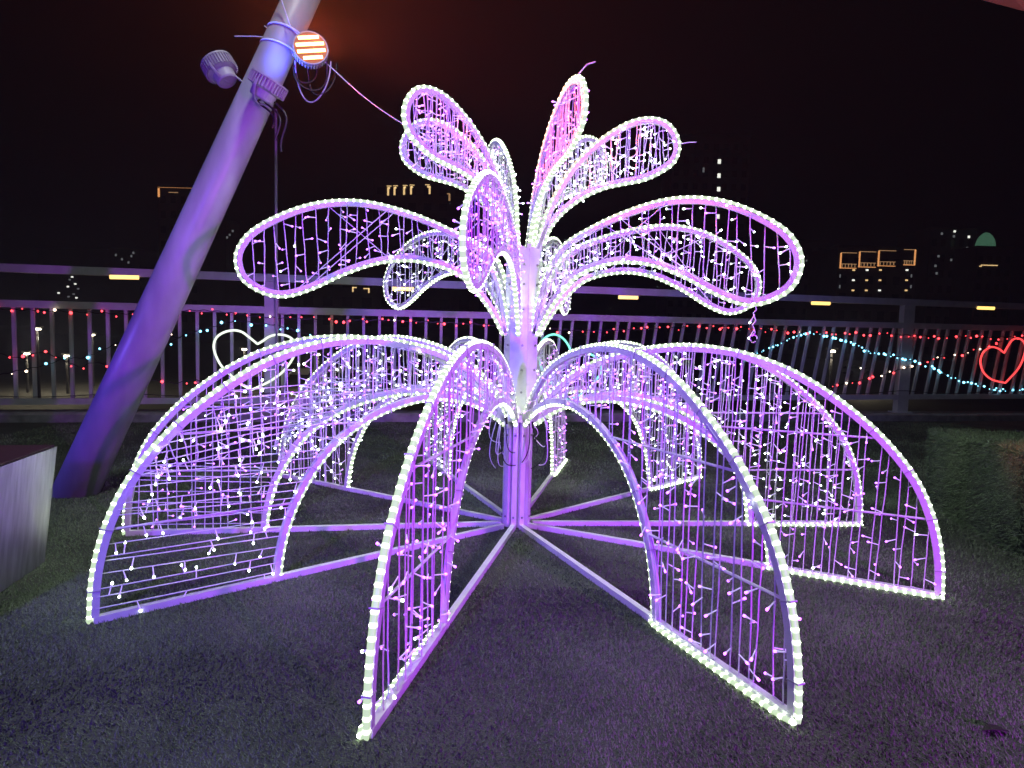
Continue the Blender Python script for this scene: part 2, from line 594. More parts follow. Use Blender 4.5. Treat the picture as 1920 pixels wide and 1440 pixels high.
# name: (angle, radial shift, bulb colour, mix, style)
LOWER = {'R2': (5.5, 0.027, 'W', .15, 'v'), 'R3': (44.9, -0.027, 'W', .25, 'v'), 'R4': (78.5, -0.012, 'P', .15, 'v'),
         'L4': (112.9, -0.016, 'W', .1, 'v'), 'L3': (148.9, -0.017, 'W', .25, 'd'), 'L2': (190.8, 0.013, 'P', .12, 'hv'),
         'L1': (222.1, 0.032, 'W', .06, 'h'), 'F1': (259.2, -0.001, 'P', .06, 'v'), 'F2': (293.6, -0.005, 'P', .05, 'v'),
         'R1': (333.9, 0.006, 'P', .12, 'v')}
for key, (ang, dr, col, mix, style) in LOWER.items():
    th = math.radians(ang)
    pe = empty("arched_petal", (dr * math.cos(th), dr * math.sin(th), 0), th, sculpture)
    link("outer_arch", ARCH_OUT, pe); link("inner_arch", ARCH_IN, pe); link("base_strut", STRUT, pe)
    link("rope_light", ROPE_LOW, pe)
    for q in TIES_LOW: tag(link("cable_tie", q, pe), kind="stuff")
    for c in CROSS: link("crossbar", c, pe)
    wires = []
    if style in ('h', 'hv'):
        zz = 0.06
        line = []
        flip = False
        while zz < (0.80 if style == 'h' else 0.5):
            ra, rb = r_of_z(fi, zz), r_of_z(fo, zz)
            y = random.choice((-1, 1)) * 0.014
            z2 = zz + random.uniform(0.0, 0.05)
            a, b2 = Vector((ra, y, zz)), Vector((r_of_z(fo, z2), y, z2))
            if flip: a, b2 = b2, a
            line += sag_line(a, b2)
            if style == 'h' or random.random() < .5:
                bulbs_on(pe, a, b2, random.choice((3, 4, 5)), col, mix, True)
            flip = not flip
            zz += random.uniform(0.035, 0.085)
        wires.append(line)
        if style == 'h':
            def bot(r): return max(low_in(r), 0.74 if r > 1.2 else 0)
            zigzag(pe, low_out, bot, 0.24, 2.36, 0.062, col, 7, mix, wires)
            # slanting runs across the upper arch
            line = []
            for k in range(9):
                z1 = 0.70 + k * 0.05
                r1_ = r_of_z(fo, z1)
                q0, q1 = Vector((r1_, 0.012, z1)), Vector((max(1.25, r1_ - 0.95), 0.012, 0.86 + 0.035 * k))
                a, b2 = (q0, q1) if k % 2 else (q1, q0)
                line += sag_line(a, b2)
                bulbs_on(pe, a, b2, 3, col, mix, True)
            wires.append(line)
        else:
            zigzag(pe, low_out, low_in, 0.24, 2.64, 0.06, col, 5.5, mix, wires)
    else:
        zigzag(pe, low_out, low_in, 0.22, 2.66, 0.056, col, 5.6, mix, wires)
        if key in ('R2', 'R3', 'L3', 'L4'): zigzag(pe, low_out, low_in, 0.3, 2.6, 0.10, col, 5, mix, wires)
        if style == 'd':
            for k in range(12):
                z1 = random.uniform(0.2, 1.2)
                r1_ = r_of_z(fo, z1)
                r2_ = random.uniform(0.7, 1.9)
                a, b2 = Vector((r1_, .012, z1)), Vector((r2_, .012, low_in(r2_) + .02))
                wires.append(sag_line(a, b2)); bulbs_on(pe, a, b2, 4, col, mix)
    finish_wires(pe, wires)

MIDSET = upper_set(MID)
# the six spreading petals of the middle tier
for ang, col, mix in ((-98, 'P', .04), (-38, 'W', .1), (13, 'W', .35), (75.5, 'W', .05), (132.5, 'W', .08), (200, 'P', .06)):
    pe = empty("spreading_petal", (0, 0, 0), math.radians(ang), sculpture)
    rope, fr, up, dn = MIDSET
    link("frame", fr, pe); link("rope_light", rope, pe)
    wires = []
    st = 0.062 if ang != -98 else 0.045
    zigzag(pe, lambda r: interp_curve(up, r), lambda r: interp_curve(dn, r), 0.3, 1.88, st, col, 8.5, mix, wires)
    zigzag(pe, lambda r: interp_curve(up, r), lambda r: interp_curve(dn, r), 0.16, 0.6, .05, col, 8, mix, wires)
    for k in range(3):                                      # the loose diagonal runs of the same cable
        r0 = random.uniform(0.5, 1.1); r1 = r0 + random.uniform(0.35, 0.6)
        a, b2 = Vector((r0, 0.016, interp_curve(up, r0))), Vector((r1, -0.016, interp_curve(dn, r1)))
        if k == 1: a, b2 = Vector((r0, .016, interp_curve(dn, r0))), Vector((r1, -.016, interp_curve(up, r1)))
        wires.append(sag_line(a, b2)); bulbs_on(pe, a, b2, 2, col, mix)
    finish_wires(pe, wires)
    if ang == -38:                                          # end of the cable hanging from the tip
        tip = Vector((1.70, 0, 1.64))
        m = MB()
        m.tube([tip + Vector((0.01 * math.sin(i * 2.1), 0, -0.022 * i)) for i in range(9)], 0.004, 5)
        m.tube([tip + Vector((0.02 * math.cos(a), 0.01 * math.sin(a * 2), -0.19 + 0.022 * math.sin(a))) for a in np.linspace(0, 5.6, 12)], 0.004, 5)
        m.build("loose_cable", M_WIRE, pe)
        for dz in (0.05, 0.14): BULBS.append((pe, tip + Vector((0, 0, -dz)), Vector((-.5, .2, -.8)).normalized(), 'W'))

TOPSET = {0: upper_set(TOP), 6: upper_set(tilt(TOP, 6))}
# the six raised petals of the crown
for ang, tl, col, mix, scl in ((226, 0, 'P', .05, 1), (-10, 0, 'W', .03, 1), (-72, 0, 'P', .0, 1), (163, 6, 'P', .1, 1), (48, 6, 'W', .03, 1), (110, 6, 'W', .2, 1)):
    pe = empty("raised_petal", (0, 0, 0), math.radians(ang), sculpture)
    rope, fr, up, dn = TOPSET[tl]
    link("frame", fr, pe); link("rope_light", rope, pe)
    wires = []
    tp, bt = (lambda r, u=up: interp_curve(u, r)), (lambda r, d=dn: interp_curve(d, r))
    zigzag(pe, tp, bt, 0.2, 1.03, 0.036, col, 10, mix, wires)
    zigzag(pe, tp, bt, 0.3, 1.0, 0.07, col, 8, mix, wires)
    for k in range(9 if col == 'P' else 5):
        r0 = random.uniform(0.25, 0.95); r1 = r0 + random.uniform(-0.18, 0.18)
        r1 = min(1.0, max(0.25, r1))
        wires.append(sag_line((r0, .018, tp(r0)), (r1, -.018, bt(r1))))
    finish_wires(pe, wires)
    if ang in (-10, -72):                                   # cut ends of cable ties at the tips
        m = MB()
        if ang == -10: m.tube([Vector((1.07, 0, 2.78)), Vector((1.14, 0, 2.79)), Vector((1.19, 0, 2.79))], 0.0035, 5)
        else: m.tube([Vector((.95, 0, 2.96)), Vector((1.0, 0.03, 3.0)), Vector((1.03, .07, 3.01))], 0.004, 5)
        m.build("cable_tie", M_WIRE, pe)


def bulb_mesh(name, mat):
    m = MB()
    m.tube([Vector((0, 0, 0)), Vector((0, 0, 0.036))], 0.0030, 5, 1)
    m.lathe([(0.0030, 0.032), (0.0036, 0.042), (0.0050, 0.051), (0.0060, 0.057), (0.0056, 0.063), (0.0001, 0.065)], 7, [1, 1, 0, 0, 0])
    return m.mesh(name, [mat, M_BULB_CAP], True)


BM = {'P': bulb_mesh("violet_bulb", M_BULB_P), 'W': bulb_mesh("white_bulb", M_BULB_W)}
bpy.context.view_layer.update()
order = []
for i, (pe, q, d, c) in enumerate(BULBS):
    order.append(((pe.matrix_world @ q - CAM).length, i))
order.sort()
near = set(i for _, i in order[:300])
mass = MB()
for i, (pe, q, d, c) in enumerate(BULBS):
    R = d.to_track_quat('Z', 'Y')
    if i in near:
        o = link("fairy_bulb", BM[c], pe, q)
        o.rotation_euler = R.to_euler()
    else:
        mw = pe.matrix_world @ Matrix.Translation(q) @ R.to_matrix().to_4x4()
        b0 = len(mass.v)
        k0 = {'P': 0, 'W': 1}[c]
        rings = [(0.0028, 0.0), (0.0030, 0.030), (0.0048, 0.050), (0.0062, 0.059), (0.0001, 0.065)]
        for r_, z_ in rings:
            for k in range(5):
                mass.v.append(tuple(mw @ Vector((r_ * math.cos(k * 1.2566), r_ * math.sin(k * 1.2566), z_))))
        for j in range(4):
            for k in range(5):
                mass.f.append((b0 + j * 5 + k, b0 + j * 5 + (k + 1) % 5, b0 + j * 5 + 5 + (k + 1) % 5, b0 + j * 5 + 5 + k))
                mass.m.append(2 if j < 2 else k0)
tag(mass.build("fairy_bulb_mass", [M_BULB_P, M_BULB_W, M_BULB_CAP], sculpture, True), kind="stuff")

# the mast: ten square posts below, six deeper uprights above, bolted together
for key, (ang, dr, *_r) in LOWER.items():
    th = math.radians(ang)
    m = MB(); m.box((0, 0, 0.41), (0.034, 0.036, 0.80)); m.build("post", M_FRAME, sculpture, loc=(0.088 * math.cos(th), 0.088 * math.sin(th), 0), rot=(0, 0, th))
for k in range(6):
    th = math.radians(-98 + 60 * k)
    m = MB(); m.box((0, 0, 1.43), (0.052, 0.119, 1.26)); m.build("upright", M_FRAME, sculpture, loc=(0.082 * math.cos(th), 0.082 * math.sin(th), 0), rot=(0, 0, th))
m = MB(); m.lathe([(0.06, 0.0), (0.06, 1.98)], 12); m.build("core_tube", M_FRAME, sculpture)
m = MB(); m.lathe([(0.001, 2.062), (0.098, 2.062), (0.098, 2.070), (0.001, 2.070)], 10); m.build("top_plate", M_FRAME, sculpture)
BOLT = MB()
BOLT.lathe([(0.009, 0), (0.009, 0.006), (0.006, 0.009), (0.0001, 0.009)], 6)
BOLT = BOLT.mesh("bolt", M_BOLT)
for k in range(6):
    th = math.radians(-98 + 60 * k)
    for z in (0.86, 1.02, 1.18, 1.36, 1.62, 1.80, 1.94):
        o = link("bolt", BOLT, sculpture, (0.109 * math.cos(th) - 0.028 * math.sin(th), 0.109 * math.sin(th) + 0.028 * math.cos(th), z))
        o.rotation_euler = Vector((math.cos(th), math.sin(th), 0)).to_track_quat('Z', 'Y').to_euler()
for key, (ang, *_r) in LOWER.items():
    th = math.radians(ang)
    for z in (0.09, 0.70):
        o = link("bolt", BOLT, sculpture, (0.106 * math.cos(th), 0.106 * math.sin(th), z))
        o.rotation_euler = Vector((math.cos(th), math.sin(th), 0)).to_track_quat('Z', 'Y').to_euler()
# cable tangle where the arches meet the mast
for i in range(15):
    a0 = random.choice((-2.5, -2.2, -1.9, -1.2, -0.9, -0.6, 3.6)) + random.uniform(-.2, .2)
    r0 = random.uniform(0.12, 0.26)
    p0 = Vector((r0 * math.cos(a0), r0 * math.sin(a0), random.uniform(0.76, 0.86)))
    a1 = a0 + random.uniform(-0.6, 0.6)
    r1 = random.uniform(0.11, 0.18)
    p1 = Vector((r1 * math.cos(a1), r1 * math.sin(a1), random.uniform(0.42, 0.7)))
    dz = random.uniform(0.0, 0.12)
    pts = []
    for k in range(11):
        t = k / 10
        q = p0.lerp(p1, t)
        q += Vector((math.cos(a0), math.sin(a0), 0)) * 0.05 * math.sin(PI * t) + Vector((0, 0, -dz * math.sin(PI * t)))
        pts.append(q)
    m = MB(); m.tube(pts, 0.0038, 5)
    m.build("cable", M_BLACK if i % 3 == 0 else M_WIRE, sculpture)
    if i % 2 == 0:
        m = MB(); m.tube([p0, p0 + Vector((0.01, 0, -0.05))], [0.012, 0.008], 7)
        m.build("connector", M_WIRE if i % 4 else M_BLACK, sculpture)

# ------------------------------------------------------------------ leaning steel pole and the floods strapped to it
PB = on_z(140, 926, 0.0)
PT = at_depth(564, 0, 5.05)
PD = (PT - PB)
PLEN = PD.length
PAX = PD.normalized()


def pole_at(py):                     # pole axis point seen at an image row
    lo_, hi_ = 0.0, 1.6
    for _ in range(50):
        t = (lo_ + hi_) / 2
        q = PB + PD * t - CAM
        y = 720 - F_PX * q.dot(UP) / q.dot(FWD)
        if y > py: lo_ = t
        else: hi_ = t
    return PB + PD * t


PR = 0.172
PR_TOP = 0.126
pole = empty("leaning_pole", PB)
tag(pole, "thick grey steel pole leaning over the lawn behind the sculpture with floodlights strapped on", "pole")
m = MB()
m.tube([PB - PAX * 0.25, PB + PAX * (PLEN * 0.5), PB + PAX * (PLEN * 1.5)], [PR + 0.003, (PR + PR_TOP) / 2, PR_TOP - 0.023], 40)
o = m.build("shaft", M_STEEL, None, True); o.parent = pole; o.matrix_parent_inverse = Matrix.Translation(-PB)
m = MB()
seam = PAX.cross(Vector((0, -1, 0))).normalized()
fr_ = (seam.cross(PAX)).normalized()
if fr_.y > 0: fr_ = -fr_
for py, ra in ((62, 1.0), (92, 1.0)):
    c = pole_at(py)
    ring = [c + (seam * math.cos(a) + fr_ * math.sin(a)) * (PR_TOP + 0.007) + PAX * 0.04 * math.sin(a + 1) for a in np.linspace(0, 2 * PI, 28, endpoint=False)]
    m.tube(ring, 0.006, 5, closed=True)
c = pole_at(70)
side = RIGHT
m.tube([c - side * 0.13, c - side * 0.22 + UP * 0.008, c - side * 0.38 + UP * 0.009], 0.0045, 5)
m.tube([c - side * 0.09 + UP * 0.045, c - side * 0.15 + UP * 0.09], 0.0045, 5)
o = m.build("tie_strap", M_WIRE, None); o.parent = pole; o.matrix_parent_inverse = Matrix.Translation(-PB)


def flood(px, py, depth, axis_dir, lens_mat, label, group="round floodlights strapped to the leaning pole", R=0.19, H=0.10, rows=False):
    loc = at_depth(px, py, depth)
    f = empty("flood_light", loc)
    tag(f, label, "floodlight", group)
    Q = Vector(axis_dir).normalized().to_track_quat('Z', 'Y')
    f.rotation_mode = 'QUATERNION'
    f.rotation_quaternion = Q
    m = MB()
    m.lathe([(0.001, -H * 1.0), (R * 0.55, -H * 1.0), (R * 0.62, -H * 0.9), (R * 0.66, -H * 0.35), (R * 0.9, -H * 0.2), (R * 0.90, H * 0.48), (R, H * 0.5), (R, H * 0.62), (R * 0.94, H * 0.62), (R * 0.94, H * 0.54), (0.001, H * 0.54)], 28, 0)
    m.build("housing", M_LAMPBODY, f, False)
    fin = MB(); fin.box((R * 0.94, 0, H * 0.12), (R * 0.13, 0.008, H * 0.72))
    fin = fin.mesh("cooling_fin", M_LAMPBODY)
    for k in range(36): link("cooling_fin", fin, f, (0, 0, 0), (0, 0, 2 * PI * k / 36))
    if rows:
        m = MB(); m.lathe([(0.001, H * 0.56), (R * 0.93, H * 0.56), (R * 0.93, H * 0.555)], 28); m.build("lens", M_ORANGE_FACE, f)
        for k, (yy, hw) in enumerate(((-0.6, 0.55), (-0.2, 0.80), (0.2, 0.80), (0.6, 0.58))):
            m = MB()
            nled = 9
            m.tube([Vector((R * (-hw + 2 * hw * j / nled), R * yy, H * 0.62)) for j in range(nled + 1)], 0.0125, 8)
            m.build("led_row", lens_mat, f)
    else:
        m = MB(); m.lathe([(0.001, H * 0.60), (R * 0.6, H * 0.60), (R * 0.92, H * 0.56)], 28); m.build("lens", lens_mat, f)
    # yoke
    m = MB()
    m.tube([Vector((R * 1.06 * math.cos(a), 0, -R * 0.95 * math.sin(a))) for a in np.linspace(0, PI, 13)], (0.012, 0.004), 6)
    m.build("yoke", M_LAMPBODY, f)
    return f, loc


M_ORANGE = glow("orange_led", (1.0, 0.52, 0.16), 6.0)
M_ORANGE_FACE = glow("orange_lamp_face", (1.0, 0.20, 0.03), 0.35, (0.1, 0.05, 0.03))
M_BLUE = glow("blue_led_lens", (0.06, 0.16, 1.0), 5.0)
M_BLUE_DIM = glow("dim_blue_lens", (0.10, 0.16, 1.0), 0.8)
dp = (pole_at(95) - CAM).dot(FWD)
ax_or = (RIGHT * 0.36 - FWD * 0.93 + UP * 0.03).normalized()
fo_, loc_or = flood(582, 96, dp - 0.12, ax_or, M_ORANGE, "round floodlight glowing orange with four rows of bright LEDs", R=0.128, H=0.085, rows=True)
# roll the LED rows so that they rise to the right
fo_.rotation_quaternion = Matrix((((RIGHT * 0.92 + UP * 0.26 + FWD * 0.33)), ((UP * 0.95 - RIGHT * 0.22)), ax_or)).transposed().to_quaternion()
dp2 = (pole_at(165) - CAM).dot(FWD)
fb_, loc_b = flood(500, 163, dp2 - 0.23, RIGHT * 0.50 + UP * 0.84 - FWD * 0.12, M_BLUE, "round floodlight lit blue and aimed up the leaning pole", R=0.142, H=0.10)
fg_, loc_g = flood(414, 131, dp2 - 0.05, RIGHT * -0.50 + UP * 0.82 + FWD * 0.06, M_BLUE_DIM, "grey floodlight turned away on the outer side of the leaning pole", R=0.125, H=0.115)
m = MB()
m.tube([loc_g + RIGHT * 0.075 - UP * 0.02, loc_g + RIGHT * 0.165 - UP * 0.09, loc_b - RIGHT * 0.12 + FWD * 0.12], (0.022, 0.009), 6)
o = m.build("bracket_arm", M_LAMPBODY, None); o.parent = pole; o.matrix_parent_inverse = Matrix.Translation(-PB)
spot("orange_flood_beam", loc_or + ax_or * 0.12, (-0.05, -0.4, 3.35), (1.0, 0.09, 0.05), 2200, 58, 0.25, 0.15)
spot("orange_bloom_beam", loc_or + ax_or * 0.10, CAM + Vector((0.0, 0.0, 0.9)), (1.0, 0.13, 0.02), 3300, 34, 0.8, 0.10)  # extra beam towards the camera, added to raise a bloom in the haze
spot("blue_flood_beam", loc_b + (RIGHT * 0.50 + UP * 0.84) * 0.10, loc_b + RIGHT * 0.7 + UP * 1.6 + FWD * 0.5, (0.05, 0.10, 1.0), 34, 120, 0.5, 0.12)
spot("pole_wash_beam", (-6.6, -1.0, 0.5), pole_at(420), (0.16, 0.10, 1.0), 260, 80, 0.7, 0.1)

# cable loops hanging under the orange flood
cab = empty("hanging_cable", loc_or)
tag(cab, "slack black cable looping below the orange floodlight", "cable")
for k, (w, h, ox) in enumerate(((0.27, 0.31, 0.02), (0.22, 0.27, 0.08), (0.16, 0.18, -0.04), (0.25, 0.22, 0.0))):
    pts = []
    for a in np.linspace(-0.1, PI + 0.1, 18):
        pts.append(RIGHT * (ox - w / 2 * math.cos(a)) - UP * (0.075 + h * max(0, math.sin(a)) ** 0.75) + FWD * (0.04 * math.sin(a * 2 + k)))
    m = MB(); m.tube(pts, 0.0055, 6); m.build("cable_loop", M_BLACK if k else M_LAMPBODY, cab)
wire = empty("power_cable", loc_b)
tag(wire, "dark power cable coiled under the blue floodlight beside the pole", "cable")
for k in range(3):
    pts = [RIGHT * (-0.07 + 0.06 * k + 0.075 * t - 0.04 * math.sin(6 * t + k)) - UP * (0.06 + (0.22 + 0.09 * k) * t - 0.045 * math.sin(PI * t)) + FWD * 0.07 for t in np.linspace(0, 1, 12)]
    m = MB(); m.tube(pts, 0.008, 6); m.build("cable_run", M_BLACK, wire)
# stay wire from the pole to the crown
g0 = at_depth(528, 0, (pole_at(0) - CAM).dot(FWD) - 0.16); g1 = at_depth(545, 50, dp - 0.17); g2 = at_depth(625, 130, dp - 0.1); g3 = at_depth(768, 240, 4.45)
m = MB()
m.tube([g0 + (g0 - g1) * 0.5, g0, g1], 0.0042, 6)
m.tube([g1, g1.lerp(g2, 0.5) - UP * 0.02, g2], 0.0035, 6)
m.tube([g2.lerp(g3, t) - UP * 0.03 * math.sin(PI * t) for t in np.linspace(0, 1, 14)], 0.004, 6)
tag(m.build("stay_wire", M_WIRE), "thin taut wire running from the orange floodlight to the crown of the sculpture", "wire")

# thin white conduit rising beside the left railing post
q0, q1 = on_plane(519, 700, FP + KN * 0.12, KN), on_plane(517, 205, FP + KN * 0.12, KN)
m = MB(); m.tube([q0, q1], 0.022, 8)
m.tube([q0 + KN * 0.02 + Vector((0.03, 0, 0.9)), q0 + KN * 0.02 + Vector((0.22, 0, 0.91))], 0.012, 6)
tag(m.build("conduit_pole", M_RAIL, smooth=True), "thin white upright pole fixed beside the railing post left of the sculpture", "pole")

# ------------------------------------------------------------------ railing
def rail_pts(ya, yb):                 # image rows at x=0 and x=1920
    A = on_plane(-160, ya - (yb - ya) * 160 / 1920, FP, KN)
    B = on_plane(2080, yb + (yb - ya) * 160 / 1920, FP, KN)
    return A, B


TOPR, MIDR, BOTR = rail_pts(502, 575), rail_pts(569, 616), rail_pts(753, 743)


def on_rail(rail, P):                # height of a rail above a plan position
    A, B = rail
    t = ((Vector((P.x, P.y, 0)) - Vector((A.x, A.y, 0))).dot(KDIR)) / ((Vector((B.x, B.y, 0)) - Vector((A.x, A.y, 0))).dot(KDIR))
    return A.z + (B.z - A.z) * t


railing = empty("railing", FP)
tag(railing, "long pale metal railing with upright bars and a raised top rail behind the sculpture", "railing")


def rl(m, name, mat=M_RAIL, smooth=False):
    o = m.build(name, mat, None, smooth)
    o.parent = railing; o.matrix_parent_inverse = Matrix.Translation(-FP)
    return o


for nm, (A, B), hh, hd in (("top_rail", TOPR, 0.058, 0.045), ("middle_rail", MIDR, 0.052, 0.042), ("bottom_rail", BOTR, 0.045, 0.035)):
    m = MB(); m.tube([A, B], (hd, hh), 4, ups=(0, 0, 1)); rl(m, nm)
for px, w in ((510, 0.20), (1697, 0.23)):
    q = on_plane(px, 640, FP - KN * 0.02, KN)
    m = MB()
    m.box((q.x, q.y, (on_rail(TOPR, q) - 0.06 + 0.10) / 2), (w, 0.12, on_rail(TOPR, q) - 0.06 - 0.10), rot=Matrix.Rotation(math.atan2(KDIR.y, KDIR.x), 3, 'Z'))
    rl(m, "post")
    m = MB(); m.box((q.x, q.y, 0.155), (w * 1.5, 0.22, 0.025), rot=Matrix.Rotation(math.atan2(KDIR.y, KDIR.x), 3, 'Z')); rl(m, "base_plate")
BAL = []
x = -150.0
P_ = on_plane(-120, 640, FP, KN)
sA = (P_ - FP).dot(KDIR)
sE = (on_plane(2060, 640, FP, KN) - FP).dot(KDIR)
s_break = (on_plane(985, 640, FP, KN) - FP).dot(KDIR)
s = sA
k = 0
while s < sE:
    q = FP + KDIR * s
    leanx = 0.0
    if s > s_break:
        leanx = min(0.20, 0.05 + 0.05 * (s - s_break))
    zt, zb = on_rail(MIDR, q) - 0.045, on_rail(BOTR, q) + 0.035
    bt = Vector((q.x, q.y, zb)) - KDIR * leanx * 0.5
    tp_ = Vector((q.x, q.y, zt)) + KDIR * leanx * 0.5
    m = MB(); m.tube([bt, tp_], (0.021, 0.021), 4, ups=tuple(KN))
    rl(m, "baluster")
    BAL.append(s)
    s += 0.243 if s <= s_break else (0.20 if k % 2 else 0.29)
    k += 1

# lamps under the top rail
M_YEL = glow("warm_lamp_cover", (1.0, 0.62, 0.15), 1.9)
for (x0, x1, y), lb in zip(((206, 260, 519), (735, 776, 541), (1160, 1196, 557), (1522, 1556, 568), (1833, 1864, 577)),
                      ("leftmost warm yellow lamp under the top rail beside the leaning pole", "warm yellow lamp under the rail seen through the small white petal",
                       "warm yellow lamp under the top rail just right of the mast", "warm yellow lamp under the rail below the lit hotel frame",
                       "warm yellow lamp under the top rail above the red heart")):
    a, b2 = on_plane(x0, y, FP + KN * 0.05, KN), on_plane(x1, y + 1, FP + KN * 0.05, KN)
    f = empty("rail_lamp", a.lerp(b2, .5)); tag(f, lb, "lamp", "warm lamps under the top rail")
    h = (b2 - a) / 2
    m = MB(); m.tube([-h, h], (0.02, 0.032), 8, ups=(0, 0, 1)); m.build("lamp_cover", M_YEL, f)
    m = MB(); m.tube([-h * 1.04 + Vector((0, 0, .038)), h * 1.04 + Vector((0, 0, .038))], (0.035, 0.012), 4, ups=(0, 0, 1)); m.build("lamp_holder", M_RAIL, f)

# fairy-light strings on the railing
M_RED = glow("red_bulb", (1.0, 0.05, 0.06), 5.0)
M_CYAN = glow("cyan_bulb", (0.20, 0.70, 0.95), 5.0)
M_WARM = glow("pale_bulb", (1.0, 0.75, 0.55), 6.0)


def sphere_mesh(name, mat, r):
    m = MB(); m.lathe([(0.0004, -r), (r * .7, -r * .7), (r, 0), (r * .7, r * .7), (0.0004, r)], 8); return m.mesh(name, mat, True)


SB = {'R': sphere_mesh("red_bulb", M_RED, 0.019), 'C': sphere_mesh("cyan_bulb", M_CYAN, 0.019), 'Y': sphere_mesh("pale_bulb", M_WARM, 0.016)}


def bulb_string(name, label, pts, spacing, col, jit, alt=None, altp=0.0, drop=0.03):
    P = [on_plane(a, b, FP + KN * 0.06, KN) for a, b in pts]
    arr = resample([tuple(q) for q in P], 0.04)
    f = empty(name, P[0]); tag(f, label, "light string", "strings of coloured lights on the railing")
    m = MB(); m.tube([Vector(q) - P[0] + Vector((0, 0, 0.010 * math.sin(i * 1.3))) for i, q in enumerate(arr)], 0.005, 4); m.build("cable", M_BLACK, f)
    L = np.concatenate([[0], np.cumsum(np.linalg.norm(np.diff(arr, axis=0), axis=1))])
    s = 0.02
    while s < L[-1]:
        q = Vector([np.interp(s, L, arr[:, k]) for k in range(3)])
        q += Vector((random.uniform(-.02, .02), random.uniform(-.03, .03), random.uniform(-jit, jit * .6)))
        c = alt if alt and random.random() < altp else col
        o = link("bulb", SB[c], f, q - P[0])
        sc_ = random.choice((0.45, 0.6, 0.8, 1.0, 1.2))
        o.scale = (sc_, sc_, sc_)
        s += spacing * random.uniform(0.5, 1.5)


bulb_string("red_light_string", "string of red bulbs hung just under the middle rail along the whole railing",
            [(-40, 578), (120, 584), (250, 588), (380, 582), (520, 596), (700, 600), (860, 606), (1020, 616), (1100, 620), (1220, 616), (1340, 612), (1440, 618), (1560, 624), (1700, 628), (1800, 632), (1960, 632)], 0.15, 'R', 0.05, 'Y', 0.07)
bulb_string("red_light_string", "short red string sagging behind the leaning pole low on the railing", [(-30, 655), (40, 672), (80, 660), (150, 688), (180, 680), (280, 710), (330, 718), (360, 712), (400, 722)], 0.22, 'R', 0.05, 'Y', 0.1)
bulb_string("red_light_string", "red string climbing to the right across the right hand railing post", [(1560, 725), (1610, 714), (1645, 706), (1690, 692), (1720, 682), (1770, 668), (1800, 664), (1845, 650), (1880, 640)], 0.16, 'R', 0.04, 'Y', 0.25)
bulb_string("cyan_light_string", "cyan string dipping across the bars towards the red heart", [(1395, 672), (1440, 654), (1480, 636), (1520, 624), (1560, 633), (1600, 644), (1630, 660), (1680, 668), (1730, 682), (1765, 698), (1800, 712), (1850, 726), (1900, 732), (1960, 724)], 0.085, 'C', 0.03)
bulb_string("cyan_light_string", "cyan string low on the railing left of the leaning pole", [(-30, 712), (20, 698), (70, 688), (120, 674), (165, 668), (230, 640), (290, 630), (340, 632)], 0.20, 'C', 0.05, 'Y', .15)
bulb_string("cyan_light_string", "cyan string above the white heart by the left railing post", [(320, 642), (350, 626), (385, 618), (440, 602), (480, 606), (520, 610), (560, 622), (590, 628)], 0.17, 'C', 0.05)
m = MB()
A, B = on_plane(-100, 737, FP + KN * 0.05, KN), on_plane(2050, 731, FP + KN * 0.05, KN)
m.tube([A.lerp(B, t) - Vector((0, 0, 0.06 * math.sin(PI * ((t * 9) % 1)))) for t in np.linspace(0, 1, 120)], 0.005, 4)
tag(m.build("cable", M_BLACK), "thin dark cable slung along the railing above the bottom rail", "cable")


# neon hearts
def heart(pts, mat, label, off=0.12):
    P = [on_plane(a, b, FP + KN * off, KN) for a, b in pts]
    c = sum(P, Vector()) / len(P)
    notch, tip = P[0], None
    f = empty("heart_sign", c); tag(f, label, "heart sign", "heart shaped neon signs on the railing")
    k = max(range(len(P)), key=lambda i: pts[i][1])
    a = resample([tuple(q) for q in P[:k + 1]], 0.02); b2 = resample([tuple(q) for q in P[k:] + P[:1]], 0.02)
    arr = np.concatenate([a, b2[1:-1]])
    m = MB(); m.tube([Vector(q) - c for q in arr], 0.017, 8, closed=True)
    m.build("neon_tube", mat, f, True)
    return f


hz = lambda L, ox, oy, s: [(ox + a / s, oy + b / s) for a, b in L]
M_NEON_W = glow("white_neon", (0.86, 1.0, 0.78), 1.25)
M_NEON_R = glow("red_neon", (1.0, 0.06, 0.06), 1.6)
M_NEON_T = glow("teal_neon", (0.15, 0.9, 0.6), 1.6)
heart(hz([(520, 430), (440, 365), (370, 315), (290, 300), (200, 320), (130, 370), (105, 450), (125, 540), (180, 640), (260, 720), (350, 800), (460, 865), (540, 830), (640, 780), (740, 710), (820, 620), (870, 530), (885, 450), (850, 385), (790, 350), (710, 340), (630, 360), (570, 400)], 380, 560, 5.053),
      M_NEON_W, "white neon heart on the railing partly behind the left arches")
heart(hz([(1750, 465), (1700, 428), (1640, 415), (1580, 450), (1550, 510), (1550, 570), (1580, 640), (1650, 695), (1760, 722), (1810, 670), (1870, 600), (1910, 520), (1932, 430), (1918, 370), (1870, 340), (1820, 355), (1780, 410)], 1500, 560, 4.571),
      M_NEON_R, "red neon heart on the railing at the far end beside the green blocks")
heart([(1072, 664), (1066, 648), (1055, 634), (1040, 627), (1024, 632), (1012, 648), (1010, 672), (1020, 698), (1040, 726), (1066, 752), (1090, 738), (1115, 716), (1128, 692), (1122, 674), (1104, 663), (1086, 662)], M_NEON_T,
      "teal green neon heart on the railing half hidden behind the mast")

